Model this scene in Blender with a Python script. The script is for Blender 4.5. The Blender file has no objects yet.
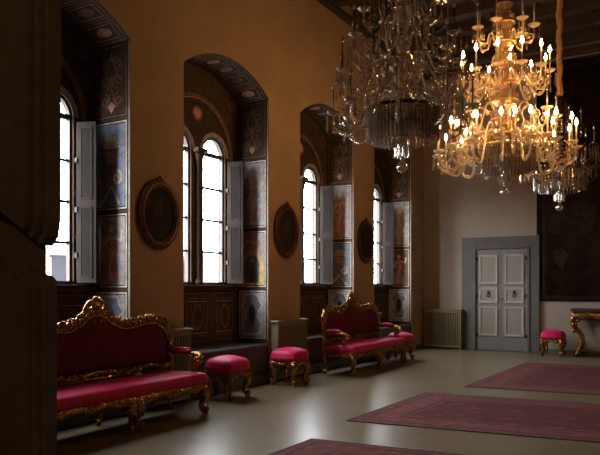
import bpy, math, random
from math import sin, cos, pi, radians
from mathutils import Vector, Matrix
random.seed(7)
SC = bpy.context.scene
COL = SC.collection

# ------------------------------------------------------------------ helpers
class MB:
    """collects geometry for one mesh"""
    def __init__(s): s.v = []; s.f = []; s.m = []; s.s = []; s.mi = 0; s.T = None
    def add(s, vs, fs, smooth=False):
        b = len(s.v)
        for p in vs:
            p = Vector(p)
            if s.T is not None: p = s.T @ p
            s.v.append(p)
        for f in fs:
            s.f.append([b + i for i in f]); s.m.append(s.mi); s.s.append(smooth)
        return s
    def box(s, x0, x1, y0, y1, z0, z1, bev=0.0):
        if bev <= 0:
            vs = [(x, y, z) for z in (z0, z1) for y in (y0, y1) for x in (x0, x1)]
            return s.add(vs, [(0, 2, 3, 1), (4, 5, 7, 6), (0, 1, 5, 4), (2, 6, 7, 3), (0, 4, 6, 2), (1, 3, 7, 5)])
        b = min(bev, (x1-x0)*.49, (y1-y0)*.49, (z1-z0)*.49)
        rings = [(z0, b), (z0+b, 0), (z1-b, 0), (z1, b)]
        vs = []
        for z, i in rings:
            c = b if i == 0 else b
            xs0, xs1, ys0, ys1 = x0+i, x1-i, y0+i, y1-i
            k = b*.6
            vs += [(xs0+k, ys0, z), (xs1-k, ys0, z), (xs1, ys0+k, z), (xs1, ys1-k, z),
                   (xs1-k, ys1, z), (xs0+k, ys1, z), (xs0, ys1-k, z), (xs0, ys0+k, z)]
        fs = [tuple(range(7, -1, -1)), tuple(range(24, 32))]
        for r in range(3):
            for i in range(8):
                j = (i+1) % 8
                fs.append((r*8+i, r*8+j, (r+1)*8+j, (r+1)*8+i))
        return s.add(vs, fs)
    def lathe(s, prof, c=(0, 0, 0), n=16, smooth=True, caps=True):
        vs = []; fs = []
        for (r, z) in prof:
            for i in range(n):
                a = 2*pi*i/n
                vs.append((c[0]+r*cos(a), c[1]+r*sin(a), c[2]+z))
        for k in range(len(prof)-1):
            for i in range(n):
                j = (i+1) % n
                fs.append((k*n+i, k*n+j, (k+1)*n+j, (k+1)*n+i))
        if caps:
            fs.append(tuple(range(n-1, -1, -1))); fs.append(tuple((len(prof)-1)*n+i for i in range(n)))
        return s.add(vs, fs, smooth)
    def tube(s, pts, rad, n=8, smooth=True, flat=1.0):
        pts = [Vector(p) for p in pts]
        m = len(pts)
        if not hasattr(rad, '__len__'): rad = [rad]*m
        vs = []; fs = []
        up = None
        for i, p in enumerate(pts):
            t = (pts[min(i+1, m-1)] - pts[max(i-1, 0)])
            if t.length < 1e-9: t = Vector((0, 0, 1))
            t.normalize()
            if up is None:
                up = Vector((0, 1, 0)) if abs(t.y) < .9 else Vector((1, 0, 0))
            u = up - t*up.dot(t)
            if u.length < 1e-6: u = t.orthogonal()
            u.normalize(); up = u
            w = t.cross(u)
            for k in range(n):
                a = 2*pi*k/n
                vs.append(p + u*cos(a)*rad[i]*flat + w*sin(a)*rad[i])
        for i in range(m-1):
            for k in range(n):
                j = (k+1) % n
                fs.append((i*n+k, i*n+j, (i+1)*n+j, (i+1)*n+k))
        fs.append(tuple(range(n-1, -1, -1))); fs.append(tuple((m-1)*n+k for k in range(n)))
        return s.add(vs, fs, smooth)
    def blob(s, c, r, n=8, m=5, rot=0.0):
        """ellipsoid; rot about y axis"""
        if not hasattr(r, '__len__'): r = (r, r, r)
        vs = [(0, 0, -1)]; fs = []
        for k in range(1, m):
            ph = -pi/2 + pi*k/m
            for i in range(n):
                a = 2*pi*i/n
                vs.append((cos(ph)*cos(a), cos(ph)*sin(a), sin(ph)))
        vs.append((0, 0, 1))
        R = Matrix.Rotation(rot, 3, 'Y')
        vs = [R @ Vector((p[0]*r[0], p[1]*r[1], p[2]*r[2])) + Vector(c) for p in vs]
        L = len(vs)-1
        for i in range(n):
            j = (i+1) % n
            fs.append((0, 1+j, 1+i)); fs.append((L, L-n+i, L-n+j))
            for k in range(m-2):
                a = 1+k*n
                fs.append((a+i, a+j, a+n+j, a+n+i))
        return s.add(vs, fs, True)
    def prism(s, poly, fr, t0, t1):
        """poly in 2D, fr(u,v,t)->xyz, extruded from t0 to t1"""
        n = len(poly)
        vs = [fr(u, v, t0) for u, v in poly] + [fr(u, v, t1) for u, v in poly]
        fs = [tuple(range(n-1, -1, -1)), tuple(range(n, 2*n))]
        for i in range(n):
            j = (i+1) % n
            fs.append((i, j, n+j, n+i))
        return s.add(vs, fs)
    def spiral(s, c, r0, turns, rad, fr=None, d=1, a0=0.0, n=7, steps=18):
        """scroll in xz plane (or frame fr) starting at radius r0 winding to the centre"""
        pts = []; rr = []
        for i in range(steps+1):
            t = i/steps
            r = r0*(1-.88*t); a = a0 + d*t*turns*2*pi
            u, v = c[0]+r*cos(a), c[2]+r*sin(a)
            pts.append((u, c[1], v)); rr.append(rad*(1-.35*t))
        s.tube(pts, rr, n)
        s.blob(pts[-1], rad*1.5, 7, 5)
        return s
    def build(s, name, mats, parent=None, **props):
        me = bpy.data.meshes.new(name)
        me.from_pydata([tuple(v) for v in s.v], [], s.f)
        if not isinstance(mats, (list, tuple)): mats = [mats]
        for m in mats: me.materials.append(m)
        me.polygons.foreach_set('material_index', s.m)
        me.polygons.foreach_set('use_smooth', s.s)
        me.update()
        import bmesh
        bm = bmesh.new(); bm.from_mesh(me)
        if props.pop('fixn', True): bmesh.ops.recalc_face_normals(bm, faces=bm.faces)
        bm.to_mesh(me); bm.free()
        o = bpy.data.objects.new(name, me); COL.objects.link(o)
        if parent is not None: o.parent = parent
        for k, v in props.items(): o[k] = v
        return o

def build_each(mb, name, mats, parent):
    """every shape added to mb becomes a part of its own"""
    groups = []; start = 0
    used = [-1]*len(mb.v)
    # union faces by shared vertices
    par = list(range(len(mb.v)))
    def find(a):
        while par[a] != a: par[a] = par[par[a]]; a = par[a]
        return a
    for f in mb.f:
        for i in f[1:]: par[find(i)] = find(f[0])
    isl = {}
    for k, f in enumerate(mb.f): isl.setdefault(find(f[0]), []).append(k)
    out = []
    for ks in isl.values():
        q = MB(); mp = {}
        for k in ks:
            for i in mb.f[k]:
                if i not in mp: mp[i] = len(q.v); q.v.append(mb.v[i])
            q.f.append([mp[i] for i in mb.f[k]]); q.m.append(mb.m[k]); q.s.append(mb.s[k])
        out.append(q.build(name, mats, parent))
    return out

def thing(name, label, cat, loc=(0, 0, 0), rz=0.0, group=None):
    o = bpy.data.objects.new(name, None); COL.objects.link(o)
    o.empty_display_size = .1
    o.location = loc; o.rotation_euler = (0, 0, rz)
    o['label'] = label; o['category'] = cat
    if group: o['group'] = group
    return o
def tag(o, label, cat, group=None):
    o['label'] = label; o['category'] = cat
    if group: o['group'] = group
    return o
def copy_tree(o, parent=None):
    c = o.copy(); COL.objects.link(c); c.parent = parent
    for ch in list(o.children): copy_tree(ch, c)
    return c
def struct(o): o['kind'] = 'structure'; return o

def smooth_curve(keys, n):
    """Catmull-Rom through keys -> n+1 points"""
    K = [Vector(k) for k in keys]
    K = [2*K[0]-K[1]] + K + [2*K[-1]-K[-2]]
    seg = len(K)-3; out = []
    for i in range(n+1):
        t = i/n*seg; k = min(int(t), seg-1); f = t-k
        a, b, c, d = K[k], K[k+1], K[k+2], K[k+3]
        out.append(.5*((2*b)+(c-a)*f+(2*a-5*b+4*c-d)*f*f+(3*b-a-3*c+d)*f**3))
    return out
def interp(keys, x):
    for (a, b), (c, d) in zip(keys, keys[1:]):
        if x <= c:
            t = (x-a)/(c-a); t = t*t*(3-2*t)
            return b+(d-b)*t
    return keys[-1][1]

# ------------------------------------------------------------------ materials
def mat(name, col, rough=.6, metal=0.0, noise=0.0, nscale=8.0, bump=0.0, bscale=40.0, spec=.5, sheen=0.0,
        emit=None, estr=0.0, coat=0.0, bdist=.01):
    m = bpy.data.materials.new(name); m.use_nodes = True
    nt = m.node_tree; N = nt.nodes; L = nt.links
    b = N['Principled BSDF']
    b.inputs['Base Color'].default_value = (*col, 1)
    b.inputs['Roughness'].default_value = rough
    b.inputs['Metallic'].default_value = metal
    b.inputs['Specular IOR Level'].default_value = spec
    if sheen: b.inputs['Sheen Weight'].default_value = sheen; b.inputs['Sheen Tint'].default_value = (1, .3, .45, 1)
    if coat: b.inputs['Coat Weight'].default_value = coat; b.inputs['Coat Roughness'].default_value = .15
    tc = N.new('ShaderNodeTexCoord')
    if noise:
        t = N.new('ShaderNodeTexNoise'); t.inputs['Scale'].default_value = nscale; t.inputs['Detail'].default_value = 6
        t.inputs['Roughness'].default_value = .65
        L.new(tc.outputs['Object'], t.inputs['Vector'])
        r = N.new('ShaderNodeValToRGB')
        r.color_ramp.elements[0].position = .3; r.color_ramp.elements[1].position = .72
        r.color_ramp.elements[0].color = (*[c*(1-noise) for c in col], 1)
        r.color_ramp.elements[1].color = (*[min(1, c*(1+noise)) for c in col], 1)
        L.new(t.outputs['Fac'], r.inputs['Fac']); L.new(r.outputs['Color'], b.inputs['Base Color'])
    if bump:
        t2 = N.new('ShaderNodeTexNoise'); t2.inputs['Scale'].default_value = bscale; t2.inputs['Detail'].default_value = 4
        L.new(tc.outputs['Object'], t2.inputs['Vector'])
        bp = N.new('ShaderNodeBump'); bp.inputs['Strength'].default_value = bump; bp.inputs['Distance'].default_value = bdist
        L.new(t2.outputs['Fac'], bp.inputs['Height']); L.new(bp.outputs['Normal'], b.inputs['Normal'])
    if emit:
        b.inputs['Emission Color'].default_value = (*emit, 1); b.inputs['Emission Strength'].default_value = estr
    return m

M = {}
M['plaster'] = mat('ochre_plaster', (.40, .265, .15), .85, noise=.13, nscale=1.3, bump=.15, bscale=25)
M['plaster_far'] = mat('pale_plaster', (.36, .30, .25), .9, noise=.08, nscale=1.1, bump=.1, bscale=25)
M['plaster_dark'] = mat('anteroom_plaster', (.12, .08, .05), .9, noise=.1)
M['gold'] = mat('gilded_wood', (.40, .21, .06), .24, metal=.95, noise=.4, nscale=22, bump=.8, bscale=45, bdist=.012)
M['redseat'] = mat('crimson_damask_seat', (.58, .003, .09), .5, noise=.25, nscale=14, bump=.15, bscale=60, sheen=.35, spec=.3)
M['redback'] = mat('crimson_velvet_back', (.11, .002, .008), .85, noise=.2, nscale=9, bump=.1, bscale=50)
M['darkwood'] = mat('dark_wood', (.055, .03, .016), .5, noise=.35, nscale=6, bump=.2)
M['jamb'] = mat('jamb_wood', (.16, .10, .055), .6, noise=.25, nscale=7)
M['ceil'] = mat('ceiling_wood', (.06, .035, .02), .7, noise=.3, nscale=4)
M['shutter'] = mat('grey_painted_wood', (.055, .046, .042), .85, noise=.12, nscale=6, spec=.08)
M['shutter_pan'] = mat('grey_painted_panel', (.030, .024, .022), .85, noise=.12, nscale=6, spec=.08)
M['winframe'] = mat('window_frame_wood', (.05, .04, .035), .5)
M['stone'] = mat('grey_stone', (.12, .112, .105), .8, noise=.15, nscale=3)
M['stepstone'] = mat('step_stone', (.085, .08, .085), .38, noise=.2, nscale=4)
M['radiator'] = mat('radiator_paint', (.25, .21, .12), .45, noise=.1)
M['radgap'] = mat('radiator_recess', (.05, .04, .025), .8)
M['ledge'] = mat('ledge_top', (.24, .20, .13), .35, noise=.1)
M['door'] = mat('door_cream', (.42, .38, .30), .5, noise=.08, nscale=5)
M['doorrail'] = mat('door_grey', (.20, .19, .185), .5, noise=.08, nscale=5)
M['iron'] = mat('dark_iron', (.02, .018, .016), .4, metal=.6)
M['brass'] = mat('brass', (.6, .4, .15), .3, metal=1)
M['frame'] = mat('portrait_frame', (.11, .04, .015), .35, metal=.4, noise=.3, nscale=30, bump=.5, bscale=60)
M['canvas'] = mat('portrait_canvas', (.014, .010, .008), .9, noise=.4, nscale=5)
M['canvas2'] = mat('portrait_face', (.045, .026, .018), .9, noise=.4, nscale=8)
M['canvas3'] = mat('portrait_robe', (.024, .014, .014), .9, noise=.4, nscale=8)
M['tapestry'] = mat('tapestry_wool', (.035, .021, .013), .95, noise=.4, nscale=3.2, bump=.2, spec=.05)
M['tapborder'] = mat('tapestry_border', (.02, .014, .01), .95, noise=.4, nscale=9, spec=.05)
M['tapfig'] = mat('tapestry_foliage', (.038, .024, .015), .95, noise=.5, nscale=7, spec=.05)
M['rope'] = mat('cord_sleeve', (.42, .22, .09), .75, noise=.2, nscale=20)
M['tap_black'] = mat('rug_edge', (.03, .012, .012), .95)
M['cand'] = mat('candle_sleeve', (.62, .52, .38), .5)
M['canddark'] = mat('candle_unlit', (.12, .09, .06), .5)
# fresco pigments
def pig(n, c): return mat('fresco_'+n, tuple(min(.72, k*(1.15 if n == 'brown' else 2.1 if max(c) > .1 else .85)) for k in c), .8, noise=.38, nscale=11, bump=.1, spec=.15)
FR = [pig('umber', (.085, .052, .034)), pig('cream', (.34, .29, .24)), pig('rose', (.27, .135, .12)),
      pig('blue', (.105, .12, .155)), pig('ochre', (.36, .25, .09)), pig('black', (.03, .024, .022)),
      pig('grey', (.19, .175, .175)), pig('brown', (.16, .095, .055)), pig('green', (.12, .13, .09))]
UMB, CRE, ROS, BLU, OCH, BLK, GRY, BRN, GRN = range(9)

def glassy(name, col, trans=.5, rough=.08, diff=.25, gcol=(1, .95, .88)):
    m = bpy.data.materials.new(name); m.use_nodes = True
    nt = m.node_tree; N = nt.nodes; L = nt.links
    N.remove(N['Principled BSDF']); out = N['Material Output']
    tr = N.new('ShaderNodeBsdfTransparent'); tr.inputs['Color'].default_value = (*[.6+.4*c for c in col], 1)
    gl = N.new('ShaderNodeBsdfGlossy'); gl.inputs['Color'].default_value = (*gcol, 1); gl.inputs['Roughness'].default_value = rough
    df = N.new('ShaderNodeBsdfDiffuse'); df.inputs['Color'].default_value = (*col, 1)
    tl = N.new('ShaderNodeBsdfTranslucent'); tl.inputs['Color'].default_value = (*col, 1)
    a0 = N.new('ShaderNodeMixShader'); a0.inputs[0].default_value = .5
    L.new(df.outputs[0], a0.inputs[1]); L.new(tl.outputs[0], a0.inputs[2])
    a = N.new('ShaderNodeMixShader'); a.inputs[0].default_value = diff
    L.new(gl.outputs[0], a.inputs[1]); L.new(a0.outputs[0], a.inputs[2])
    b = N.new('ShaderNodeMixShader')
    fr = N.new('ShaderNodeLayerWeight'); fr.inputs['Blend'].default_value = .35
    mr = N.new('ShaderNodeMapRange'); mr.inputs['To Min'].default_value = 1-trans; mr.inputs['To Max'].default_value = 1.0
    L.new(fr.outputs['Facing'], mr.inputs['Value']); L.new(mr.outputs[0], b.inputs[0])
    L.new(tr.outputs[0], b.inputs[1]); L.new(a.outputs[0], b.inputs[2])
    L.new(b.outputs[0], out.inputs['Surface'])
    return m
M['crystal'] = glassy('cut_crystal', (.60, .50, .36), .55, .07, .22)
M['crystal_lit'] = glassy('lit_blown_glass', (.98, .78, .5), .35, .1, .65)  # bulb glow on the lit chandelier's arms put into the glass colour
M['crystal_c'] = glassy('column_glass', (.85, .55, .28), .5, .06, .4)
M['prism'] = glassy('crystal_prism', (.62, .52, .40), .42, .14, .4, (.75, .68, .58))
def pane():
    m = bpy.data.materials.new('window_glass'); m.use_nodes = True
    nt = m.node_tree; N = nt.nodes; L = nt.links
    N.remove(N['Principled BSDF']); out = N['Material Output']
    tr = N.new('ShaderNodeBsdfTransparent'); tr.inputs['Color'].default_value = (.96, .98, 1, 1)
    gl = N.new('ShaderNodeBsdfGlossy'); gl.inputs['Roughness'].default_value = .02
    b = N.new('ShaderNodeMixShader'); b.inputs[0].default_value = .06
    L.new(tr.outputs[0], b.inputs[1]); L.new(gl.outputs[0], b.inputs[2]); L.new(b.outputs[0], out.inputs['Surface'])
    return m
M['pane'] = pane()
M['crystal_dim'] = glassy('dimmed_crystal', (.14, .11, .08), .6, .15, .5, (.5, .45, .4))  # far chandelier's dimness put into a darker crystal colour
M['darkring'] = mat('blackened_ring', (.02, .014, .01), .4, metal=.5)
BULB = 240.0
M['bulb_lit'] = mat('lit_bulb', (1, .8, .5), .4, emit=(1, .55, .22), estr=BULB)
M['bulb_off'] = glassy('unlit_bulb', (.5, .42, .32), .4, .08, .3)

# floor: polished terracotta-grey tiles with a soft sheen
def floor_mat():
    m = bpy.data.materials.new('polished_floor'); m.use_nodes = True
    nt = m.node_tree; N = nt.nodes; L = nt.links; b = N['Principled BSDF']
    tc = N.new('ShaderNodeTexCoord')
    mp = N.new('ShaderNodeMapping'); mp.inputs['Rotation'].default_value = (0, 0, radians(45))
    L.new(tc.outputs['Object'], mp.inputs['Vector'])
    br = N.new('ShaderNodeTexBrick'); br.inputs['Scale'].default_value = 1.0
    br.inputs['Brick Width'].default_value = .30; br.inputs['Row Height'].default_value = .15; br.inputs['Mortar Size'].default_value = .004
    br.inputs['Color1'].default_value = (.19, .15, .094, 1); br.inputs['Color2'].default_value = (.18, .14, .087, 1)
    br.inputs['Mortar'].default_value = (.165, .135, .08, 1)
    L.new(mp.outputs[0], br.inputs['Vector'])
    ns = N.new('ShaderNodeTexNoise'); ns.inputs['Scale'].default_value = 1.3; ns.inputs['Detail'].default_value = 7
    L.new(tc.outputs['Object'], ns.inputs['Vector'])
    mx = N.new('ShaderNodeMix'); mx.data_type = 'RGBA'; mx.blend_type = 'MULTIPLY'; mx.inputs['Factor'].default_value = .6
    rp = N.new('ShaderNodeValToRGB'); rp.color_ramp.elements[0].position = .3; rp.color_ramp.elements[1].position = .7
    rp.color_ramp.elements[0].color = (.8, .8, .8, 1); rp.color_ramp.elements[1].color = (1.15, 1.15, 1.15, 1)
    L.new(ns.outputs['Fac'], rp.inputs['Fac'])
    L.new(br.outputs['Color'], mx.inputs['A']); L.new(rp.outputs['Color'], mx.inputs['B'])
    L.new(mx.outputs['Result'], b.inputs['Base Color'])
    b.inputs['Roughness'].default_value = .29
    n2 = N.new('ShaderNodeTexNoise'); n2.inputs['Scale'].default_value = 5; L.new(tc.outputs['Object'], n2.inputs['Vector'])
    bp = N.new('ShaderNodeBump'); bp.inputs['Strength'].default_value = .2; bp.inputs['Distance'].default_value = .003
    L.new(n2.outputs['Fac'], bp.inputs['Height']); L.new(bp.outputs['Normal'], b.inputs['Normal'])
    return m
M['floor'] = floor_mat()

def rug_mat(name, base, dark, light):
    m = bpy.data.materials.new(name); m.use_nodes = True
    nt = m.node_tree; N = nt.nodes; L = nt.links; b = N['Principled BSDF']
    b.inputs['Roughness'].default_value = .95; b.inputs['Specular IOR Level'].default_value = .1
    tc = N.new('ShaderNodeTexCoord')
    v = N.new('ShaderNodeTexVoronoi'); v.inputs['Scale'].default_value = 7; L.new(tc.outputs['Object'], v.inputs['Vector'])
    w = N.new('ShaderNodeTexNoise'); w.inputs['Scale'].default_value = 16; w.inputs['Detail'].default_value = 5
    L.new(tc.outputs['Object'], w.inputs['Vector'])
    r = N.new('ShaderNodeValToRGB'); e = r.color_ramp.elements
    e[0].position = .08; e[0].color = (*light, 1); e[1].position = .55; e[1].color = (*dark, 1)
    x = e.new(.25); x.color = (*base, 1)
    L.new(v.outputs['Distance'], r.inputs['Fac'])
    mx = N.new('ShaderNodeMix'); mx.data_type = 'RGBA'; mx.blend_type = 'MIX'
    L.new(w.outputs['Fac'], mx.inputs['Factor']); L.new(r.outputs['Color'], mx.inputs['A'])
    mx.inputs['B'].default_value = (*base, 1)
    L.new(mx.outputs['Result'], b.inputs['Base Color'])
    bp = N.new('ShaderNodeBump'); bp.inputs['Strength'].default_value = .4; bp.inputs['Distance'].default_value = .004
    w2 = N.new('ShaderNodeTexNoise'); w2.inputs['Scale'].default_value = 90; L.new(tc.outputs['Object'], w2.inputs['Vector'])
    L.new(w2.outputs['Fac'], bp.inputs['Height']); L.new(bp.outputs['Normal'], b.inputs['Normal'])
    return m
M['rug_field'] = rug_mat('rug_field', (.13, .036, .036), (.075, .024, .028), (.17, .08, .07))
M['rug_border'] = rug_mat('rug_border', (.18, .065, .056), (.11, .035, .036), (.24, .12, .10))

# ------------------------------------------------------------------ room dimensions
WX = -6.37            # left wall plane
NB = -7.04            # back plane of the window niches
FY = 16.85            # far wall plane
RX = 2.2              # right wall plane
BY = 1.5              # wall with the doorway the camera stands in
H = 7.6
NICHE = [(3.96, 6.15), (7.19, 9.37), (10.42, 12.64), (13.68, 15.93)]
SPR, APX = 4.89, 5.27
SILL, TR, LW = 1.67, 3.87, .59

# floor
mb = MB(); mb.box(NB-.15, RX+.3, -3.2, FY+.3, -.2, 0); struct(mb.build('floor', M['floor']))

def seg_arch(y0, y1, spr, apx, n=20):
    """points of a segmental arch from y0 to y1"""
    w = (y1-y0)/2; h = apx-spr; c = (y0+y1)/2
    R = (w*w+h*h)/(2*h)
    return [(y0+(y1-y0)*i/n, apx-R+math.sqrt(max(0, R*R-(y0+(y1-y0)*i/n-c)**2))) for i in range(n+1)]

# left wall with four arched niches
mb = MB()
def quadX(x, y0, z0, y1, z1, z2=None, z3=None):
    z2 = z1 if z2 is None else z2
    mb.add([(x, y0, z0), (x, y1, z0 if z3 is None else z3), (x, y1, z1), (x, y0, z2)], [(0, 1, 2, 3)])
prev = BY-.0
for (a, b) in NICHE:
    quadX(WX, prev, 0, a, H)
    arch = seg_arch(a, b, SPR, APX)
    for (p, q) in zip(arch, arch[1:]):
        mb.add([(WX, p[0], p[1]), (WX, q[0], q[1]), (WX, q[0], H), (WX, p[0], H)], [(0, 1, 2, 3)])
    prev = b
quadX(WX, prev, 0, FY, H)
# outer envelope keeps daylight out
mb.box(NB-.17, NB-.15, BY-.2, FY+.3, H-.02, H+.2)
def niche_shell(a, b):
    """reveals, soffit, back wall with two round-headed lights"""
    mb.mi = 1
    for y in (a, b):
        mb.add([(WX, y, 0), (NB, y, 0), (NB, y, SPR), (WX, y, SPR)], [(0, 1, 2, 3)])
    arch = seg_arch(a, b, SPR, APX)
    for (p, q) in zip(arch, arch[1:]):
        mb.add([(WX, p[0], p[1]), (WX, q[0], q[1]), (NB, q[0], q[1]), (NB, p[0], p[1])], [(0, 1, 2, 3)])
    c = (a+b)/2
    ops = [(c-.15-LW, c-.15), (c+.15, c+.15+LW)]
    def top(y): return max(z for z in [APX+.05])
    def rect(y0, y1, z0, z1):
        mb.add([(NB, y0, z0), (NB, y1, z0), (NB, y1, z1), (NB, y0, z1)], [(0, 1, 2, 3)])
    T = APX+.02
    rect(a, ops[0][0], 0, T); rect(ops[0][1], ops[1][0], 0, T); rect(ops[1][1], b, 0, T)
    for (p0, p1) in ops:
        rect(p0, p1, 0, SILL)
        n = 18; r = LW/2; cc = (p0+p1)/2
        pts = [(cc-r*cos(pi*i/n), TR+r*sin(pi*i/n)) for i in range(n+1)]
        for (p, q) in zip(pts, pts[1:]):
            mb.add([(NB, p[0], p[1]), (NB, q[0], q[1]), (NB, q[0], T), (NB, p[0], T)], [(0, 1, 2, 3)])
            mb.add([(NB, p[0], p[1]), (NB, q[0], q[1]), (NB-.15, q[0], q[1]), (NB-.15, p[0], p[1])], [(0, 1, 2, 3)])
        mb.add([(NB, p0, SILL), (NB, p0, TR), (NB-.15, p0, TR), (NB-.15, p0, SILL)], [(0, 1, 2, 3)])
        mb.add([(NB, p1, SILL), (NB, p1, TR), (NB-.15, p1, TR), (NB-.15, p1, SILL)], [(0, 1, 2, 3)])
        mb.add([(NB, p0, SILL), (NB, p1, SILL), (NB-.15, p1, SILL-.04), (NB-.15, p0, SILL-.04)], [(0, 1, 2, 3)])
        # outside face
        mb.add([(NB-.15, p0, 0), (NB-.15, p1, 0), (NB-.15, p1, SILL-.04), (NB-.15, p0, SILL-.04)], [(0, 1, 2, 3)])
        for (p, q) in zip(pts, pts[1:]):
            mb.add([(NB-.15, p[0], p[1]), (NB-.15, q[0], q[1]), (NB-.15, q[0], H), (NB-.15, p[0], H)], [(0, 1, 2, 3)])
    mb.mi = 0
    return ops
OPS = []
for (a, b) in NICHE: OPS.append(niche_shell(a, b))
# outside faces between the lights
flat = [o for ops in OPS for o in ops]; prev = BY-.2
for (p0, p1) in flat:
    quadX(NB-.15, prev, 0, p0, H); prev = p1
quadX(NB-.15, prev, 0, FY+.3, H)
wl = mb.build('wall_left', [M['plaster'], FR[UMB]], fixn=False); struct(wl)

# far wall, right wall, wall with doorway, anteroom
mb = MB(); mb.box(NB-.15, RX+.3, FY, FY+.3, 0, H); struct(mb.build('wall_far', M['plaster_far']))
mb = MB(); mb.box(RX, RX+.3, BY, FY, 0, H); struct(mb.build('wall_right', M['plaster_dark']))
JX = -1.889
mb = MB(); mb.box(NB-.15, -2.40, BY, BY+.3, 0, H); mb.box(-2.41, JX, BY-.05, BY+.02, 3.31, H); mb.box(.75, RX+.3, BY, BY+.3, 0, H); mb.box(JX, .75, BY, BY+.3, 3.3, H)
struct(mb.build('wall_near', M['plaster']))
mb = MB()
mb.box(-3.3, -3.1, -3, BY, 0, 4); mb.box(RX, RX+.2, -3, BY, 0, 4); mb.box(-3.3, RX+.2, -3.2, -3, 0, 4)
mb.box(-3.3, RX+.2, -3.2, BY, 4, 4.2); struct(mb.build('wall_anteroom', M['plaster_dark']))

# ceiling with beams
mb = MB(); mb.box(NB-.17, RX+.3, BY-.05, FY+.3, H, H+.15)
struct(ce := mb.build('ceiling', M['ceil']))
y = 2.1
while y < FY:
    m2 = MB(); m2.box(WX+.02, RX-.02, y, y+.22, H-.26, H+.01, .015); m2.build('beam', M['ceil'], ce); y += .95
for k in range(9):
    x = WX+.5+k*.95
    m2 = MB(); m2.box(x, x+.12, BY+.35, FY-.02, H-.12, H+.01); m2.build('joist', M['ceil'], ce)
mb = MB(); mb.box(WX+.002, WX+.14, BY+.31, FY-.01, H-.42, H-.27, .03); struct(mb.build('trim_1', M['ceil']))
mb = MB(); mb.box(WX+.16, RX-.01, FY-.16, FY-.002, H-.42, H-.27, .03); struct(mb.build('trim_2', M['ceil']))
# baseboards
mb = MB(); mb.box(WX+.01, -5.32, FY-.02, FY-.001, 0, .11); mb.box(-3.36, RX-.01, FY-.02, FY-.001, 0, .11)
struct(mb.build('baseboard_far', M['stone']))
mb = MB(); prev = BY+.3
for (a, b) in NICHE+[(FY-.03, 0)]:
    mb.box(WX+.001, WX+.02, prev, a, 0, .1); prev = b
struct(mb.build('baseboard_left', M['stone']))

# ------------------------------------------------------------------ near doorway jamb (dark carved wood)
def pXZ(x, z, t): return (x, t, z)
mb = MB()
mb.prism([(-2.75, BY-.06), (JX, BY-.06), (-1.975, BY-.001), (-2.75, BY-.001)], lambda u, v, t: (u, v, t), 0, 3.3)
for k, x in enumerate((-2.3, -2.17)): mb.box(x, x+.03, BY-.075, BY-.059, 0, 3.4, .006)
jb = struct(mb.build('trim_3', M['jamb']))
def nested(name, poly_fn, layers):
    mb = MB()
    for (ins, t0, t1) in layers: mb.prism(poly_fn(ins), pXZ, t0, t1)
    return mb.build(name, M['jamb'], jb)
up = lambda i: [(-2.13, 3.4), (-2.13, 1.93+i*.3), (-2.006, 1.865+i), (-1.868-i*.5, 1.785+i*1.35), (-1.837-i, 1.815+i), (-1.826-i, 1.87+i), (-1.822-i, 3.4)]
lo = lambda i: [(-2.13, .3), (-1.845-i, .3), (-1.845-i, 1.667-i), (-1.865-i*.7, 1.683-i), (-1.892-i*.5, 1.688-i*1.2), (-1.975, 1.727-i), (-2.006, 1.728-i), (-2.05, 1.70-i), (-2.13, 1.70-i)]
nested('upper_moulding', up, [(0, BY-.10, BY-.05), (.016, BY-.125, BY-.099), (.036, BY-.15, BY-.124), (.06, BY-.13, BY-.12)])
nested('lower_moulding', lo, [(0, BY-.10, BY-.05), (.014, BY-.125, BY-.099), (.03, BY-.14, BY-.124)])
mb = MB(); mb.box(-2.13, -1.83, BY-.16, BY-.05, 0, .3, .01); mb.build('plinth_block', M['jamb'], jb)

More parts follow.
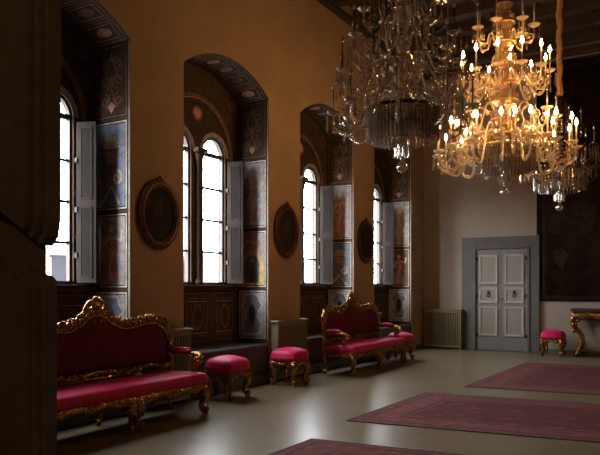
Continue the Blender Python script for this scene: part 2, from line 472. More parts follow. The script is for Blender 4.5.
# ------------------------------------------------------------------ windows
wn = 0
def window(c0, c1, side, niche):
    """one round-headed light; side=+1 shutter hinged on the far side"""
    global wn
    wn += 1
    root = bpy.data.objects.new('window_%d' % wn, None); COL.objects.link(root); root['kind'] = 'structure'
    cc = (c0+c1)/2; r = LW/2; X = NB-.07
    root.location = (X, cc, SILL)
    f = MB(); t = .035
    # frame ring following the opening
    out = [(-r, 0), (r, 0)] + [(r*cos(pi*i/18), TR-SILL+r*sin(pi*i/18)) for i in range(19)]
    inn = [(-r+t, t), (r-t, t)] + [((r-t)*cos(pi*i/18), TR-SILL+(r-t)*sin(pi*i/18)) for i in range(19)]
    n = len(out)
    for i in range(n):
        j = (i+1) % n
        a, b, c, d = out[i], out[j], inn[j], inn[i]
        vs = [(-.03, *a), (-.03, *b), (-.03, *c), (-.03, *d), (.03, *a), (.03, *b), (.03, *c), (.03, *d)]
        f.add(vs, [(0, 1, 2, 3), (7, 6, 5, 4), (0, 4, 5, 1), (1, 5, 6, 2), (2, 6, 7, 3), (3, 7, 4, 0)])
    f.box(-.035, .035, -r+.01, r-.01, TR-SILL-.035, TR-SILL+.035, .008)       # transom
    f.box(-.02, .06, -r+.001, r-.001, 0, .045)
    f.build('window_frame', M['winframe'], root)
    bars = MB()
    for h in (.55, 1.09, 1.63): bars.box(-.015, .015, -r+t, r-t, h-.018, h+.018)
    build_each(bars, 'glazing_bar', M['winframe'], root)
    g = MB()
    g.add([(0, p[0], p[1]) for p in inn], [tuple(range(len(inn)))])
    g.build('pane', M['pane'], root)
    # open inner shutter, standing out at right angles from the outer jamb
    s = MB(); W = .285; z0, z1 = .02, TR-SILL-.06
    y = side*(r+.035)
    yy = (y-.014, y+.014)
    x0 = .09; x1 = x0+W
    s.T = Matrix.Translation((x0, y, 0)) @ Matrix.Rotation(side*radians(20), 4, 'Z') @ Matrix.Translation((-x0, -y, 0))
    s.box(x0, x1, yy[0], yy[1], z0, z1, .004)
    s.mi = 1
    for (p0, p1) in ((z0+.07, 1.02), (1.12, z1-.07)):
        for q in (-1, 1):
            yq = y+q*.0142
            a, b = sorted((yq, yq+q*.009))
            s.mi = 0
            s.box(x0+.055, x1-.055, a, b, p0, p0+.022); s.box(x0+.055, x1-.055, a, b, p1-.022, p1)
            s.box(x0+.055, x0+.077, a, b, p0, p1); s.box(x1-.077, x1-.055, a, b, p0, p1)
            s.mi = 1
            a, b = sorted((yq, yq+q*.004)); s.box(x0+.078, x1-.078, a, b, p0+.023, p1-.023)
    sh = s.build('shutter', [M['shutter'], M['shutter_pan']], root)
    h = MB()
    for z in (.35, .95, 1.6): h.box(x0-.05, x0+.03, y-side*.02-.008, y-side*.02+.008, z, z+.07)
    h.blob((x0+.02, y-side*.035, .62), (.012, .012, .02))
    h.blob((x0+.02, y-side*.035, 1.2), (.012, .012, .02))
    build_each(h, 'hinge', M['iron'], sh)
for k, ops in enumerate(OPS):
    window(ops[0][0], ops[0][1], -1, k); window(ops[1][0], ops[1][1], 1, k)

# ------------------------------------------------------------------ frescoed niches
def ribbon(pts, w):
    """2D polyline to list of quads"""
    out = []; n = len(pts); L = []; R = []
    for i, p in enumerate(pts):
        a = pts[max(0, i-1)]; b = pts[min(n-1, i+1)]
        dx, dy = b[0]-a[0], b[1]-a[1]; l = math.hypot(dx, dy) or 1
        ww = w*.5
        L.append((p[0]-dy/l*ww, p[1]+dx/l*ww)); R.append((p[0]+dy/l*ww, p[1]-dx/l*ww))
    return [[L[i], L[i+1], R[i+1], R[i]] for i in range(n-1)]
def ell(cx, cy, rx, ry, n=16, a0=0, a1=2*pi):
    return [(cx+rx*cos(a0+(a1-a0)*i/n), cy+ry*sin(a0+(a1-a0)*i/n)) for i in range(n if a1-a0 > 6.28 else n+1)]
def spir(cx, cy, r, turns, d=1, a0=0, n=20):
    return [(cx+r*(1-.85*i/n)*cos(a0+d*turns*2*pi*i/n), cy+r*(1-.85*i/n)*sin(a0+d*turns*2*pi*i/n)) for i in range(n+1)]
class Paint:
    def __init__(s, fr): s.mb = MB(); s.fr = fr; s.k = 0
    def poly(s, pts, col, lvl):
        s.mb.mi = col; h = .0012*(lvl+1)
        s.mb.add([s.fr(u, v, h) for u, v in pts], [tuple(range(len(pts)))])
    def rect(s, u0, u1, v0, v1, col, lvl): s.poly([(u0, v0), (u1, v0), (u1, v1), (u0, v1)], col, lvl)
    def line(s, pts, w, col, lvl):
        for q in ribbon(pts, w): s.poly(q, col, lvl)
    def frame(s, u0, u1, v0, v1, w, col, lvl):
        s.rect(u0, u1, v0, v0+w, col, lvl); s.rect(u0, u1, v1-w, v1, col, lvl)
        s.rect(u0, u0+w, v0+w, v1-w, col, lvl); s.rect(u1-w, u1, v0+w, v1-w, col, lvl)
    def panel(s, u0, u1, v0, v1, kind, ground=GRY, edge=CRE, seed=0):
        s.rect(u0, u1, v0, v1, BLK, 0)
        s.frame(u0+.012, u1-.012, v0+.012, v1-.012, .02, edge, 1)
        s.rect(u0+.045, u1-.045, v0+.045, v1-.045, ground, 1)
        cu, cv = (u0+u1)/2, (v0+v1)/2; w = (u1-u0-.09)/2; h = (v1-v0-.09)/2
        L = lambda pts: [(cu+w*a, cv+h*b) for a, b in pts]
        if kind == 'cartouche':
            s.poly(L([(-.55, -.8), (.55, -.8), (.55, -.6), (.8, -.45), (.45, -.2), (.45, .2), (.8, .45), (.55, .6), (.4, .85), (-.4, .85), (-.55, .6), (-.8, .45), (-.45, .2), (-.45, -.2), (-.8, -.45), (-.55, -.6)]), BLU, 2)
            s.line(L([(-.62, -.88), (.62, -.88), (.62, -.6), (.9, -.42), (.55, -.18), (.55, .18), (.9, .42), (.62, .62), (.45, .93), (-.45, .93), (-.62, .62), (-.9, .42), (-.55, .18), (-.55, -.18), (-.9, -.42), (-.62, -.6), (-.62, -.88)]), .02, CRE, 3)
            s.poly([(cu+w*.28*cos(a), cv+h*.45*sin(a)) for a in [2*pi*i/16 for i in range(16)]], UMB, 3)
        elif kind == 'urn':
            prof = [(.22, -.95), (.3, -.9), (.12, -.8), (.1, -.65), (.35, -.45), (.42, -.2), (.3, 0), (.15, .1), (.25, .18), (.18, .3), (.3, .45), (.28, .62), (.12, .72)]
            s.poly(L([(-a, b) for a, b in prof] + [(a, b) for a, b in reversed(prof)]), CRE, 2)
            s.poly(ell(cu, cv+h*.8, w*.16, h*.1), ROS, 2)
            for q in (-1, 1):
                s.line(spir(cu+q*w*.55, cv+h*.3, w*.25, 1.2, -q, pi/2), .022, OCH, 3)
                s.line(spir(cu+q*w*.6, cv-h*.55, w*.28, 1.2, q, -pi/2), .022, ROS, 3)
                s.poly(ell(cu+q*w*.5, cv-h*.05, w*.14, h*.07), BLU, 3)
        elif kind == 'arch':
            s.rect(cu-w, cu+w, cv-h, cv-h*.1, OCH, 2)
            pts = ell(cu, cv-h*.1, w*.85, h*.45, 14, 0, pi)
            s.poly(pts, OCH, 2); s.poly([(cu-w*.6, cv-h*.9), (cu+w*.6, cv-h*.9)] + ell(cu, cv-h*.15, w*.6, h*.3, 12, 0, pi), BLU, 3)
            s.poly(L([(-.3, -.9), (.3, -.9), (.22, -.5), (.1, -.3), (.12, -.12), (-.12, -.12), (-.1, -.3), (-.25, -.5)]), BRN, 4)
            s.poly(ell(cu, cv-h*.05, w*.14, h*.08), CRE, 4)
            s.poly(L([(-.8, .5), (-.2, .35), (.5, .5), (.85, .8), (.2, .9), (-.5, .85)]), ROS, 2)
            s.line(L([(-.7, .9), (-.2, .6), (.4, .72), (.8, .45)]), .03, CRE, 3)
        elif kind == 'figure':
            s.poly(L([(-.55, -.95), (.5, -.95), (.6, -.6), (.35, -.2), (.5, .15), (.2, .45), (.12, .55), (-.12, .55), (-.35, .4), (-.5, .05), (-.3, -.3), (-.6, -.6)]), ROS, 2)
            s.poly(ell(cu, cv+h*.66, w*.2, h*.12), CRE, 3)
            s.line(L([(-.2, .4), (-.7, .3), (-.8, .6)]), .05, CRE, 3); s.line(L([(.2, .4), (.6, .1), (.75, .3)]), .05, CRE, 3)
            s.line(L([(0, .4), (-.1, -.1), (.15, -.5), (0, -.9)]), .04, CRE, 3)
            s.line(L([(-.35, .1), (.1, .0), (.4, .1)]), .035, OCH, 4)
            s.line(spir(cu+w*.5, cv+h*.8, w*.3, 1.3), .02, GRN, 3)
        elif kind == 'scroll':
            for q in (-1, 1):
                for (yy, r, d) in ((.55, .36, 1), (0, .4, -1), (-.55, .36, 1)):
                    s.line(spir(cu+q*w*.48, cv+h*yy, w*r, 1.4, q*d, pi/2*d), .026, BRN, 2)
                s.line(L([(0, .9), (q*.4, .25), (0, -.2), (q*.45, -.8)]), .022, BRN, 3)
            s.poly(ell(cu, cv, w*.18, h*.16), BRN, 3); s.poly(ell(cu, cv+h*.7, w*.16, h*.1), BRN, 3)
            s.poly(L([(-.3, -.75), (0, -.95), (.3, -.75), (0, -.6)]), ROS, 3)
        elif kind == 'flower':
            for i in range(9):
                a = pi*i/8
                s.line([(cu, cv+h*.45), (cu+w*.6*cos(a), cv+h*.45+h*.28*sin(a))], .035, CRE, 2)
            s.poly(L([(-.6, .35), (.6, .35), (.35, .05), (-.35, .05)]), ROS, 3)
            s.line(spir(cu-w*.4, cv-h*.3, w*.4, 1.3, 1, pi/2), .045, CRE, 2)
            s.line(spir(cu+w*.4, cv-h*.55, w*.4, 1.3, -1, pi/2), .045, ROS, 2)
            s.line(L([(-.6, -.95), (0, -.5), (.7, -.9)]), .05, CRE, 3)
        elif kind == 'strap':
            s.frame(cu-w*.85, cu+w*.85, cv-h*.85, cv+h*.85, .012, BRN, 2)
            s.poly(ell(cu, cv, w*.42, h*.6), BRN, 2); s.poly(ell(cu, cv, w*.32, h*.46), UMB, 3)
            for q in (-1, 1):
                s.line(L([(q*.5, .5), (q*.78, .5), (q*.78, -.5), (q*.5, -.5), (q*.5, .5)]), .014, BRN, 3)
            s.line(L([(-.8, .7), (.8, .7)]), .01, GRY, 3); s.line(L([(-.8, -.7), (.8, -.7)]), .01, GRY, 3)
    def done(s, parent): s.mb.build('fresco', FR, parent, fixn=False)

kinds = [('figure', 'flower', 'scroll'), ('arch', 'urn', 'scroll'), ('flower', 'figure', 'scroll'), ('figure', 'urn', 'scroll')]
grounds = [(GRY, BLU, UMB), (GRY, GRY, UMB), (BLU, GRY, UMB), (BRN, GRY, UMB)]
D = WX-NB
for k, (a, b) in enumerate(NICHE):
    c = (a+b)/2
    for side, y in ((1, b), (-1, a)):
        fr = lambda u, v, t, y=y, side=side: (WX-u, y-side*t, v)
        P = Paint(fr)
        P.rect(0.0, .05, .1, SPR, UMB, 0)
        P.rect(.012, .024, .7, SPR-.02, CRE, 1)
        P.panel(.05, D-.03, .72, 1.58, 'cartouche', GRY)
        P.panel(.05, D-.03, 1.62, 2.62, kinds[k][0], grounds[k][0])
        P.panel(.05, D-.03, 2.66, 3.85, kinds[k][1], grounds[k][1])
        P.panel(.05, D-.03, 3.89, SPR-.03, kinds[k][2], grounds[k][2], BRN)
        P.done(wl)
    # back wall: dado, surrounds, lunette
    fr = lambda u, v, t, c=c: (NB+t, c+u, v)
    P = Paint(fr); hw = (b-a)/2
    P.panel(-hw+.03, -.40, .72, 1.55, 'strap', UMB, BRN); P.panel(-.36, .36, .72, 1.55, 'strap', UMB, BRN); P.panel(.40, hw-.03, .72, 1.55, 'strap', UMB, BRN)
    P.rect(-hw, hw, 1.58, 1.63, BRN, 1)
    # archivolts
    for q in (-1, 1):
        P.line([(q*(.15+LW/2)+(LW/2+.05)*cos(pi*i/16), TR+(LW/2+.05)*sin(pi*i/16)) for i in range(17)], .07, GRY, 1)
    P.line([(.93*cos(pi*i/28), TR-.02+.93*sin(pi*i/28)) for i in range(29)], .05, BRN, 2)
    P.line([(.885*cos(pi*i/28), TR-.02+.885*sin(pi*i/28)) for i in range(29)], .012, ROS, 3)
    P.line([(.80*cos(pi*i/28), TR-.02+.80*sin(pi*i/28)) for i in range(3, 26)], .02, BLK, 2)
    P.poly(ell(0, TR+.62, .13, .13, 16), BRN, 2); P.poly(ell(0, TR+.62, .09, .09, 16), ROS, 3)
    for q in (-1, 1):
        P.line([(u*q, v) for u, v in spir(.93, TR+.92, .12, 1.4)], .02, BRN, 2)
    P.done(wl)
    # soffit coffers painted on the vault
    w = (b-a)/2; h = APX-SPR; R = (w*w+h*h)/(2*h); zc = APX-R; amax = math.asin(w/R)
    fr = lambda u, v, t, c=c, R=R, zc=zc: (WX-v, c+(R-t)*sin(u/R), zc+(R-t)*cos(u/R))
    P = Paint(fr); U = amax*R; n = 7
    for i in range(n):
        u0 = -U+2*U*i/n+.01; u1 = -U+2*U*(i+1)/n-.01
        P.frame(u0, u1, .04, D-.04, .02, BRN, 1); P.frame(u0+.05, u1-.05, .12, D-.12, .008, GRY, 1)
        P.poly(ell((u0+u1)/2, D/2, .07, .13), (ROS, BLU, BRN)[i % 3], 1)
    P.done(wl)
    # colonnette between the lights
    m2 = MB(); m2.mi = 0
    m2.lathe([(.085, 0), (.085, .05), (.065, .08), (.052, .12), (.048, TR-SILL-.28), (.06, TR-SILL-.25), (.055, TR-SILL-.22), (.09, TR-SILL-.1), (.1, TR-SILL-.02)], (NB+.02, c, SILL), 14)
    m2.box(NB+.001, NB+.12, c-.12, c+.12, TR-.03, TR+.03)
    m2.box(NB+.001, NB+.13, a+.02, b-.02, SILL-.035, SILL-.002, .008)
    m2.build('colonnette', FR[UMB] if k != 9 else M['stone'], wl)
    # stone steps up to the window
    t = thing('window_steps', ['dark stone steps filling the niche behind the nearest red sofa',
        'dark stone steps up to the window, between nearest stool and second stool',
        'dark stone steps under the third window, beside the farther sofa left arm',
        'dark stone steps under the farthest window, by the far corner'][k], 'steps', (WX, c, 0))
    m2 = MB(); m2.box(-D+.002, -.03, -hw+.004, hw-.004, 0, .59)
    m2.build('riser_block', M['stepstone'], t)
    m2 = MB(); m2.box(-D+.002, .0, -hw+.004, hw-.004, .591, .65, .012); m2.build('top_slab', M['stepstone'], t)
    m2 = MB(); m2.box(-.029, .115, -hw+.05, hw-.05, 0, .165, .01); m2.build('lower_tread', M['stepstone'], t)

# ------------------------------------------------------------------ outside: street and opposite palace
mb = MB(); mb.box(-60, NB-.17, -40, 60, -9.2, -9.0); struct(mb.build('ground', mat('street', (.45, .43, .4), .9)))
bld = thing('palace_across_street', 'building across the street, seen faintly through the lower window panes', 'building', (-24, 8, -9))
mb = MB(); mb.box(-6, 0, -30, 34, 0, 12.3); mb.build('wall', mat('pink_render', (.16, .10, .085), .9, noise=.1), bld)
mb = MB(); mb.box(-6.5, .5, -30.4, 34.4, 12.3, 12.6); mb.build('eaves', mat('eaves', (.35, .3, .28), .9), bld)
proto = None
for i in range(16):
    for z in (7.9, 10.4):
        if proto is None:
            w = MB(); w.box(0.0, .06, -.55, .55, -.1, 0); w.box(0, .05, -.5, .5, 1.5, 1.6); w.box(.0, .03, -.42, .42, 0, 1.5)
            proto = w.build('window', mat('far_window', (.012, .012, .016), .8, spec=.1), bld); proto.location = (.001, -28+i*3.9, z)
        else:
            q = proto.copy(); COL.objects.link(q); q.location = (.001, -28+i*3.9, z)

# ------------------------------------------------------------------ radiators
def radiator(label, loc, rz, W, dep=.15, h=1.05, cat='radiator'):
    """local x along wall, y out from wall"""
    t = thing('radiator_cover', label, cat, loc, rz, 'radiator covers along the walls')
    m = MB(); m.box(-W/2-.03, W/2+.03, 0.003, dep+.03, h-.035, h, .008); m.build('top_shelf', M['ledge'], t)
    m = MB()
    for q in (-1, 1): m.box(*sorted((q*W/2, q*(W/2-.03))), .003, dep, 0, h-.036)
    build_each(m, 'side_panel', M['radiator'], t)
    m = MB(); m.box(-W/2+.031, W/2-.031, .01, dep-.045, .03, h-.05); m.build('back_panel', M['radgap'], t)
    m = MB(); m.box(-W/2+.031, W/2-.031, dep-.03, dep-.004, h-.1, h-.037); m.box(-W/2+.031, W/2-.031, dep-.03, dep-.004, .05, .1)
    build_each(m, 'front_rail', M['radiator'], t)
    n = int((W-.1)/.055); proto = None
    for i in range(n):
        x = -W/2+.06+(W-.12)*i/(n-1)
        if proto is None:
            m = MB(); m.box(-.014, .014, dep-.035, dep, .1, h-.1, .007); proto = m.build('slat', M['radiator'], t); proto.location = (x, 0, 0)
        else:
            s = proto.copy(); COL.objects.link(s); s.location = (x, 0, 0)
    return t
RZL = -pi/2      # local y -> +X, local x -> -Y
radiator('slatted cream radiator cover behind the nearest sofa, under the nearest oval portrait', (WX+.021, 6.67, 0), RZL, .96)
radiator('slatted cream radiator cover behind the round red stool, under the middle oval portrait', (WX+.021, 9.9, 0), RZL, .98)
radiator('slatted cream radiator cover behind the farther sofa, under the farthest oval portrait', (WX+.021, 13.16, 0), RZL, .96)
radiator('slatted greenish radiator cover against the far wall, left of the double door', (-5.79, FY-.021, 0), pi, 1.0, .2)

# ------------------------------------------------------------------ portraits
def portrait(label, y, z):
    t = thing('oval_portrait', label, 'painting', (WX+.004, y, z), 0, 'oval portraits on the window wall')
    A, B = .305, .385
    def ring(mb, a, b, x, r, n=40):
        pts = [(x, a*cos(2*pi*i/n), b*sin(2*pi*i/n)) for i in range(n+1)]
        mb.tube(pts, r, 8)
    m = MB(); ring(m, A+.035, B+.035, .035, .034); ring(m, A+.075, B+.075, .025, .024); ring(m, A-.005, B-.005, .03, .014)
    for i in range(36):
        a = 2*pi*i/36; m.blob((.055, (A+.058)*cos(a), (B+.058)*sin(a)), (.014, .018, .018), 6, 4)
    m.blob((.04, 0, B+.115), (.025, .03, .035)); m.blob((.04, .04, B+.095), (.02, .03, .02)); m.blob((.04, -.04, B+.095), (.02, .03, .02))
    m.build('frame', M['frame'], t)
    m = MB(); n = 40
    m.prism([(A*cos(2*pi*i/n), B*sin(2*pi*i/n)) for i in range(n)], lambda u, v, t_: (t_, u, v), .0, .018)
    m.mi = 1
    m.prism(ell(0, .09, .085, .12, 20), lambda u, v, t_: (t_, u, v), .0181, .0195)
    m.mi = 2
    m.prism([(-.27, -.22), (-.18, -.08), (-.06, -.03), (.06, -.03), (.19, -.1), (.27, -.22), (.17, -.33), (0, -.39), (-.17, -.33)], lambda u, v, t_: (t_, u, v), .0181, .0193)
    m.build('canvas', [M['canvas'], M['canvas2'], M['canvas3']], t)
portrait('dark oval portrait in brown frame, above the nearest sofa, largest in view', 6.66, 2.63)
portrait('dark oval portrait in brown frame, between second and third windows above a stool', 9.91, 2.63)
portrait('dark oval portrait in brown frame, farthest one, between the last two windows', 13.17, 2.63)

# ------------------------------------------------------------------ carved gilded furniture
def cabriole(mb, x, y, z1, sx, sy, r=.036, foot=.045):
    """S-shaped leg with scroll knee and foot; bulges outward along (sx,sy)"""
    k = [(0, 0, z1), (.035, 0, z1*.82), (.03, 0, z1*.6), (-.012, 0, z1*.36), (-.01, 0, z1*.18), (.03, 0, .045)]
    l = math.hypot(sx, sy) or 1; dx, dy = sx/l, sy/l
    P = [Vector((x+p[0]*dx, y+p[0]*dy, p[2])) for p in [Vector(q) for q in k]]
    C = smooth_curve(P, 18)
    rr = [interp([(0, r*1.25), (.25, r*1.35), (.6, r*.75), (.85, r*.62), (1, r*.9)], i/18) for i in range(19)]
    mb.tube(C, rr, 8)
    e = C[-1]
    # foot scroll
    T0 = mb.T
    ang = math.atan2(dy, dx)
    Tl = Matrix.Translation((e.x, e.y, 0)) @ Matrix.Rotation(ang, 4, 'Z')
    mb.T = Tl if T0 is None else T0 @ Tl
    mb.spiral((.012, 0, foot), foot*.72, 1.2, foot*.30, a0=pi*.9, d=-1)
    mb.blob((0, 0, .018), (.04, .032, .018))
    mb.T = (Matrix.Translation((x+.04*dx, y+.04*dy, z1*.78)) @ Matrix.Rotation(ang, 4, 'Z')) if T0 is None else T0 @ (Matrix.Translation((x+.04*dx, y+.04*dy, z1*.78)) @ Matrix.Rotation(ang, 4, 'Z'))
    mb.spiral((.0, 0, 0), .042, 1.2, .014, a0=pi/2, d=-1)
    for q in (-1, 1): mb.blob((.0, q*.03, -.03), (.014, .012, .05))
    mb.blob((.02, 0, -.07), (.014, .014, .05))
    mb.T = T0

def apron(mb, p0, p1, z0, z1, th=.03, lobes=3, drop=.05):
    """carved rail from p0 to p1 (2D), scalloped lower edge"""
    p0 = Vector(p0); p1 = Vector(p1); d = (p1-p0); L = d.length; d.normalize(); nrm = Vector((d.y, -d.x))
    n = 12*lobes
    def low(t): return z0-drop*(.5-.5*cos(2*pi*lobes*t))*(.6+.4*sin(pi*t))+drop*.3
    vs = []; fs = []
    for i in range(n+1):
        t = i/n; p = p0+d*(L*t); zl = low(t)
        for (o, z) in ((0, zl), (th, zl), (th*1.25, (zl+z1)/2), (th*.9, z1), (0, z1)):
            q = p+nrm*(o-th/2); vs.append((q.x, q.y, z))
    for i in range(n):
        for k in range(5):
            a = i*5+k; b = i*5+(k+1) % 5
            fs.append((a, b, b+5, a+5))
    fs.append((0, 1, 2, 3, 4)); fs.append(tuple(n*5+k for k in (4, 3, 2, 1, 0)))
    mb.add(vs, fs, True)
    # carved relief: scroll pairs, leaves and centre shell on each lobe
    for j in range(lobes):
        tc = (j+.5)/lobes; p = p0+d*(L*tc)+nrm*(th*.75)
        ang = math.atan2(d.y, d.x); T0 = mb.T
        Tl = Matrix.Translation((p.x, p.y, 0)) @ Matrix.Rotation(ang, 4, 'Z')
        mb.T = Tl if T0 is None else T0 @ Tl
        zc = (z0+z1)/2-.005
        mb.blob((0, 0, zc-drop*.3), (.03, .018, .035))
        for q in (-1, 1):
            mb.spiral((q*.065, 0, zc), .03, 1.25, .010, d=q, a0=pi/2)
            mb.blob((q*.12, 0, zc-.005), (.045, .010, .013), rot=q*.35)
            mb.blob((q*.03, 0, zc+.02), (.03, .012, .012), rot=-q*.6)
        mb.T = T0
    # bead row along the top
    m = int(L/.05)
    for i in range(m+1):
        p = p0+d*(L*i/m)+nrm*(th*.5); mb.blob((p.x, p.y, z1-.008), .010, 5, 4)

def cushion(mb, x0, x1, y0, y1, z0, z1, crown=.03, n=14, edge=.035, rd=0.0):
    """soft box with rounded edges and a domed top"""
    m = n; vs = []; fs = []
    def sq(t):  # -1..1
        return max(-1, min(1, t))
    cx, cy = (x0+x1)/2, (y0+y1)/2; hx, hy = (x1-x0)/2, (y1-y0)/2
    # top grid
    for i in range(m+1):
        for j in range(m+1):
            u = -cos(pi*i/m); v = -cos(pi*j/m)
            du = min(1-abs(u), 1)*hx; dv = min(1-abs(v), 1)*hy
            e = min(du, dv)
            rnd = edge*(1-math.sqrt(max(0, 1-(1-min(e/edge, 1))**2)))
            z = z1-rnd+crown*(1-u*u)*(1-v*v)
            ins = 0
            vs.append((cx+u*hx*math.sqrt(1-rd*v*v/2), cy+v*hy*math.sqrt(1-rd*u*u/2), z))
    for i in range(m):
        for j in range(m):
            a = i*(m+1)+j; fs.append((a, a+m+1, a+m+2, a+1))
    mb.add(vs, fs, True)
    # sides
    per = [(i, 0) for i in range(m)]+[(m, j) for j in range(m)]+[(i, m) for i in range(m, 0, -1)]+[(0, j) for j in range(m, 0, -1)]
    vs = []; fs = []; N = len(per)
    zt = z1-edge
    for lvl, (z, o) in enumerate([(zt, 0), (zt-.01, .006), ((zt+z0)/2, .010), (z0+.01, .004), (z0, -.008)]):
        for (i, j) in per:
            u = -cos(pi*i/m); v = -cos(pi*j/m)
            vs.append((cx+u*(hx+o)*math.sqrt(1-rd*v*v/2), cy+v*(hy+o)*math.sqrt(1-rd*u*u/2), z))
    for l in range(4):
        for k in range(N):
            q = (k+1) % N; fs.append((l*N+k, l*N+q, (l+1)*N+q, (l+1)*N+k))
    fs.append(tuple(4*N+k for k in range(N)))
    mb.add(vs, fs, True)

def make_sofa(label, L, loc, buttons=True):
    t = thing('gilded_sofa', label, 'sofa', loc, RZL, 'red and gold sofas along the window wall')
    hl = L/2; DP = .68
    # crest line
    ks = [(0, 1.40), (.10, 1.36), (.20, 1.27), (.34, 1.21), (.50, 1.215), (.66, 1.25), (.80, 1.25), (.90, 1.19), (.96, 1.10), (1.0, .98)]
    top = lambda u: interp(ks, min(1, abs(u)))
    def yb(z): return .045+.0-(z-.5)*.07+.03       # backrest leans
    # upholstery
    m = MB(); n = 44; vs = []; fs = []; R = 8
    for i in range(n+1):
        u = -1+2*i/n; x = u*(hl-.075); zt = top(u*.985)-.085; zb = .64
        for j in range(R+1):
            v = j/R; z = zb+(zt-zb)*v
            bul = .035*(1-u**8)*math.sin(pi*min(1, max(0, v)))**.5
            vs.append((x, yb(z)+.02+bul, z))
    for i in range(n):
        for j in range(R):
            a = i*(R+1)+j; fs.append((a, a+R+1, a+R+2, a+1))
    off = len(vs)
    for i in range(n+1):
        u = -1+2*i/n; x = u*(hl-.075); zt = top(u*.985)-.085
        for z in (.64, zt): vs.append((x, yb(z)-.03, z))
    for i in range(n):
        a = off+i*2
        fs.append((a, a+1, a+3, a+2))
        fs.append((i*(R+1)+R, (i+1)*(R+1)+R, a+3, a+1)); fs.append((i*(R+1), a, a+2, (i+1)*(R+1)))
    fs.append(tuple([0]+[j for j in range(1, R+1)]+[off+1, off])); e = n*(R+1)
    fs.append(tuple([e+j for j in range(R, -1, -1)]+[off+2*n, off+2*n+1]))
    m.add(vs, fs, True)
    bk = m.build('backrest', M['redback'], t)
    if buttons:
        pb = None
        for row, z in enumerate((.80, .98)):
            k = 7 if row == 0 else 6
            for i in range(k):
                x = (-1+2*(i+.5)/k)*(hl-.2)
                if pb is None:
                    b_ = MB(); b_.blob((0, 0, 0), (.010, .007, .010)); pb = b_.build('button', M['gold'], bk); q = pb
                else: q = pb.copy(); COL.objects.link(q)
                u = x/(hl-.075)
                zt = top(u*.985)-.085; v = (z-.64)/(zt-.64)
                q.location = (x, yb(z)+.02+.035*(1-u**8)*math.sin(pi*v)**.5+.003, z)
    # crest rail
    m = MB(); N = 64
    P1 = []; P2 = []
    for i in range(N+1):
        u = -1+2*i/N; z = top(u); x = u*hl*(1.0 if abs(u) < .9 else 1.0)
        P1.append((x, yb(z), z-.01)); P2.append((x*.965, yb(z)+.03, z-.085))
    m.tube(P1, [.03+.008*sin(i*1.7) for i in range(N+1)], 8)
    m.tube(P2, [.018+.005*sin(i*2.3) for i in range(N+1)], 7)
    # fill plate between the two rails
    vs = []; fs = []
    for a, b in zip(P1, P2): vs += [(a[0], a[1]+.018, a[2]), (b[0], b[1], b[2]), (b[0], b[1]-.03, b[2]), (a[0], a[1]-.015, a[2])]
    for i in range(N):
        for k in range(4): fs.append((i*4+k, i*4+(k+1) % 4, i*4+4+(k+1) % 4, i*4+4+k))
    m.add(vs, fs, True)
    rnd = random.Random(3)
    for s in (-1, 1):
        for uu in (.17, .27, .37, .47, .57, .67, .76, .84, .91):
            z = top(uu); x = s*uu*hl; d = s if int(uu*100) % 2 else -s
            m.spiral((x, yb(z)+.035, z-.035), .038, 1.3, .012, d=d, a0=pi/2 if d > 0 else -pi/2)
            sl = (top(min(1, uu+.02))-top(uu-.02))/(.04*hl)*s
            ra = -math.atan(sl)
            m.blob((x+s*.05, yb(z)+.04, z-.045), (.045, .016, .014), rot=ra+.5*s)
            m.blob((x-s*.01, yb(z)+.01, z+.022), (.020, .018, .026), rot=.6*s+ra)
            m.blob((x+s*.045, yb(z)+.005, z+.014), (.030, .016, .016), rot=-.5*s+ra)
            m.blob((x+s*.025, yb(z)+.02, z+.034), (.010, .012, .018), rot=.9*s)
    m.build('crest_rail', M['gold'], t)
    # centre crest carving
    m = MB(); z0 = 1.40; y = yb(1.4)+.02
    m.blob((0, y, z0-.04), (.085, .035, .10), 12, 8); m.blob((0, y+.035, z0-.04), (.045, .03, .055), 10, 6)
    for i in range(7):
        a = pi*(i+.5)/7; m.blob((.085*cos(a), y+.01, z0+.02+.075*sin(a)), (.016, .018, .040), rot=pi/2-a)
    m.blob((0, y, z0+.105), (.035, .026, .03)); m.blob((.028, y, z0+.09), (.03, .022, .018), rot=.6); m.blob((-.028, y, z0+.09), (.03, .022, .018), rot=-.6)
    for s in (-1, 1):
        m.spiral((s*.13, y, z0-.03), .052, 1.4, .018, d=-s, a0=pi/2)
        m.spiral((s*.10, y+.01, z0-.125), .045, 1.3, .015, d=s, a0=-pi/2)
        m.tube(smooth_curve([(s*.05, y, z0+.07), (s*.12, y, z0+.055), (s*.19, y, z0-.05), (s*.26, y, z0-.09)], 12), [.022-.0011*i for i in range(13)], 7)
        m.blob((s*.2, y+.01, z0-.08), (.05, .018, .02), rot=s*.7)
        m.blob((s*.06, y+.02, z0-.17), (.035, .02, .016), rot=s*.9)
    m.blob((0, y+.01, z0-.19), (.025, .02, .04))
    m.build('crest_cartouche', M['gold'], t)
    # side posts
    for s in (-1, 1):
        m = MB()
        pts = smooth_curve([(s*hl, yb(.98), .98), (s*(hl-.005), yb(.9)+.005, .90), (s*(hl-.035), yb(.78)+.01, .78), (s*(hl-.02), yb(.66)+.01, .64), (s*(hl-.02), .06, .50), (s*(hl-.03), .055, .40)], 22)
        m.tube(pts, [.034+.009*sin(i*1.4) for i in range(23)], 8)
        for z in (.95, .86, .76, .68):
            m.spiral((s*(hl-.03), yb(z)+.045, z), .03, 1.2, .011, d=s, a0=pi/2)
            m.blob((s*(hl+.005), yb(z)+.02, z-.03), (.016, .02, .036), rot=.5*s)
        m.build('back_post', M['gold'], t)
    # lower back rail, wavy
    m = MB(); pts = []
    for i in range(49):
        u = -1+2*i/48; pts.append((u*(hl-.05), .10, .615+.02*cos(u*pi*3)))
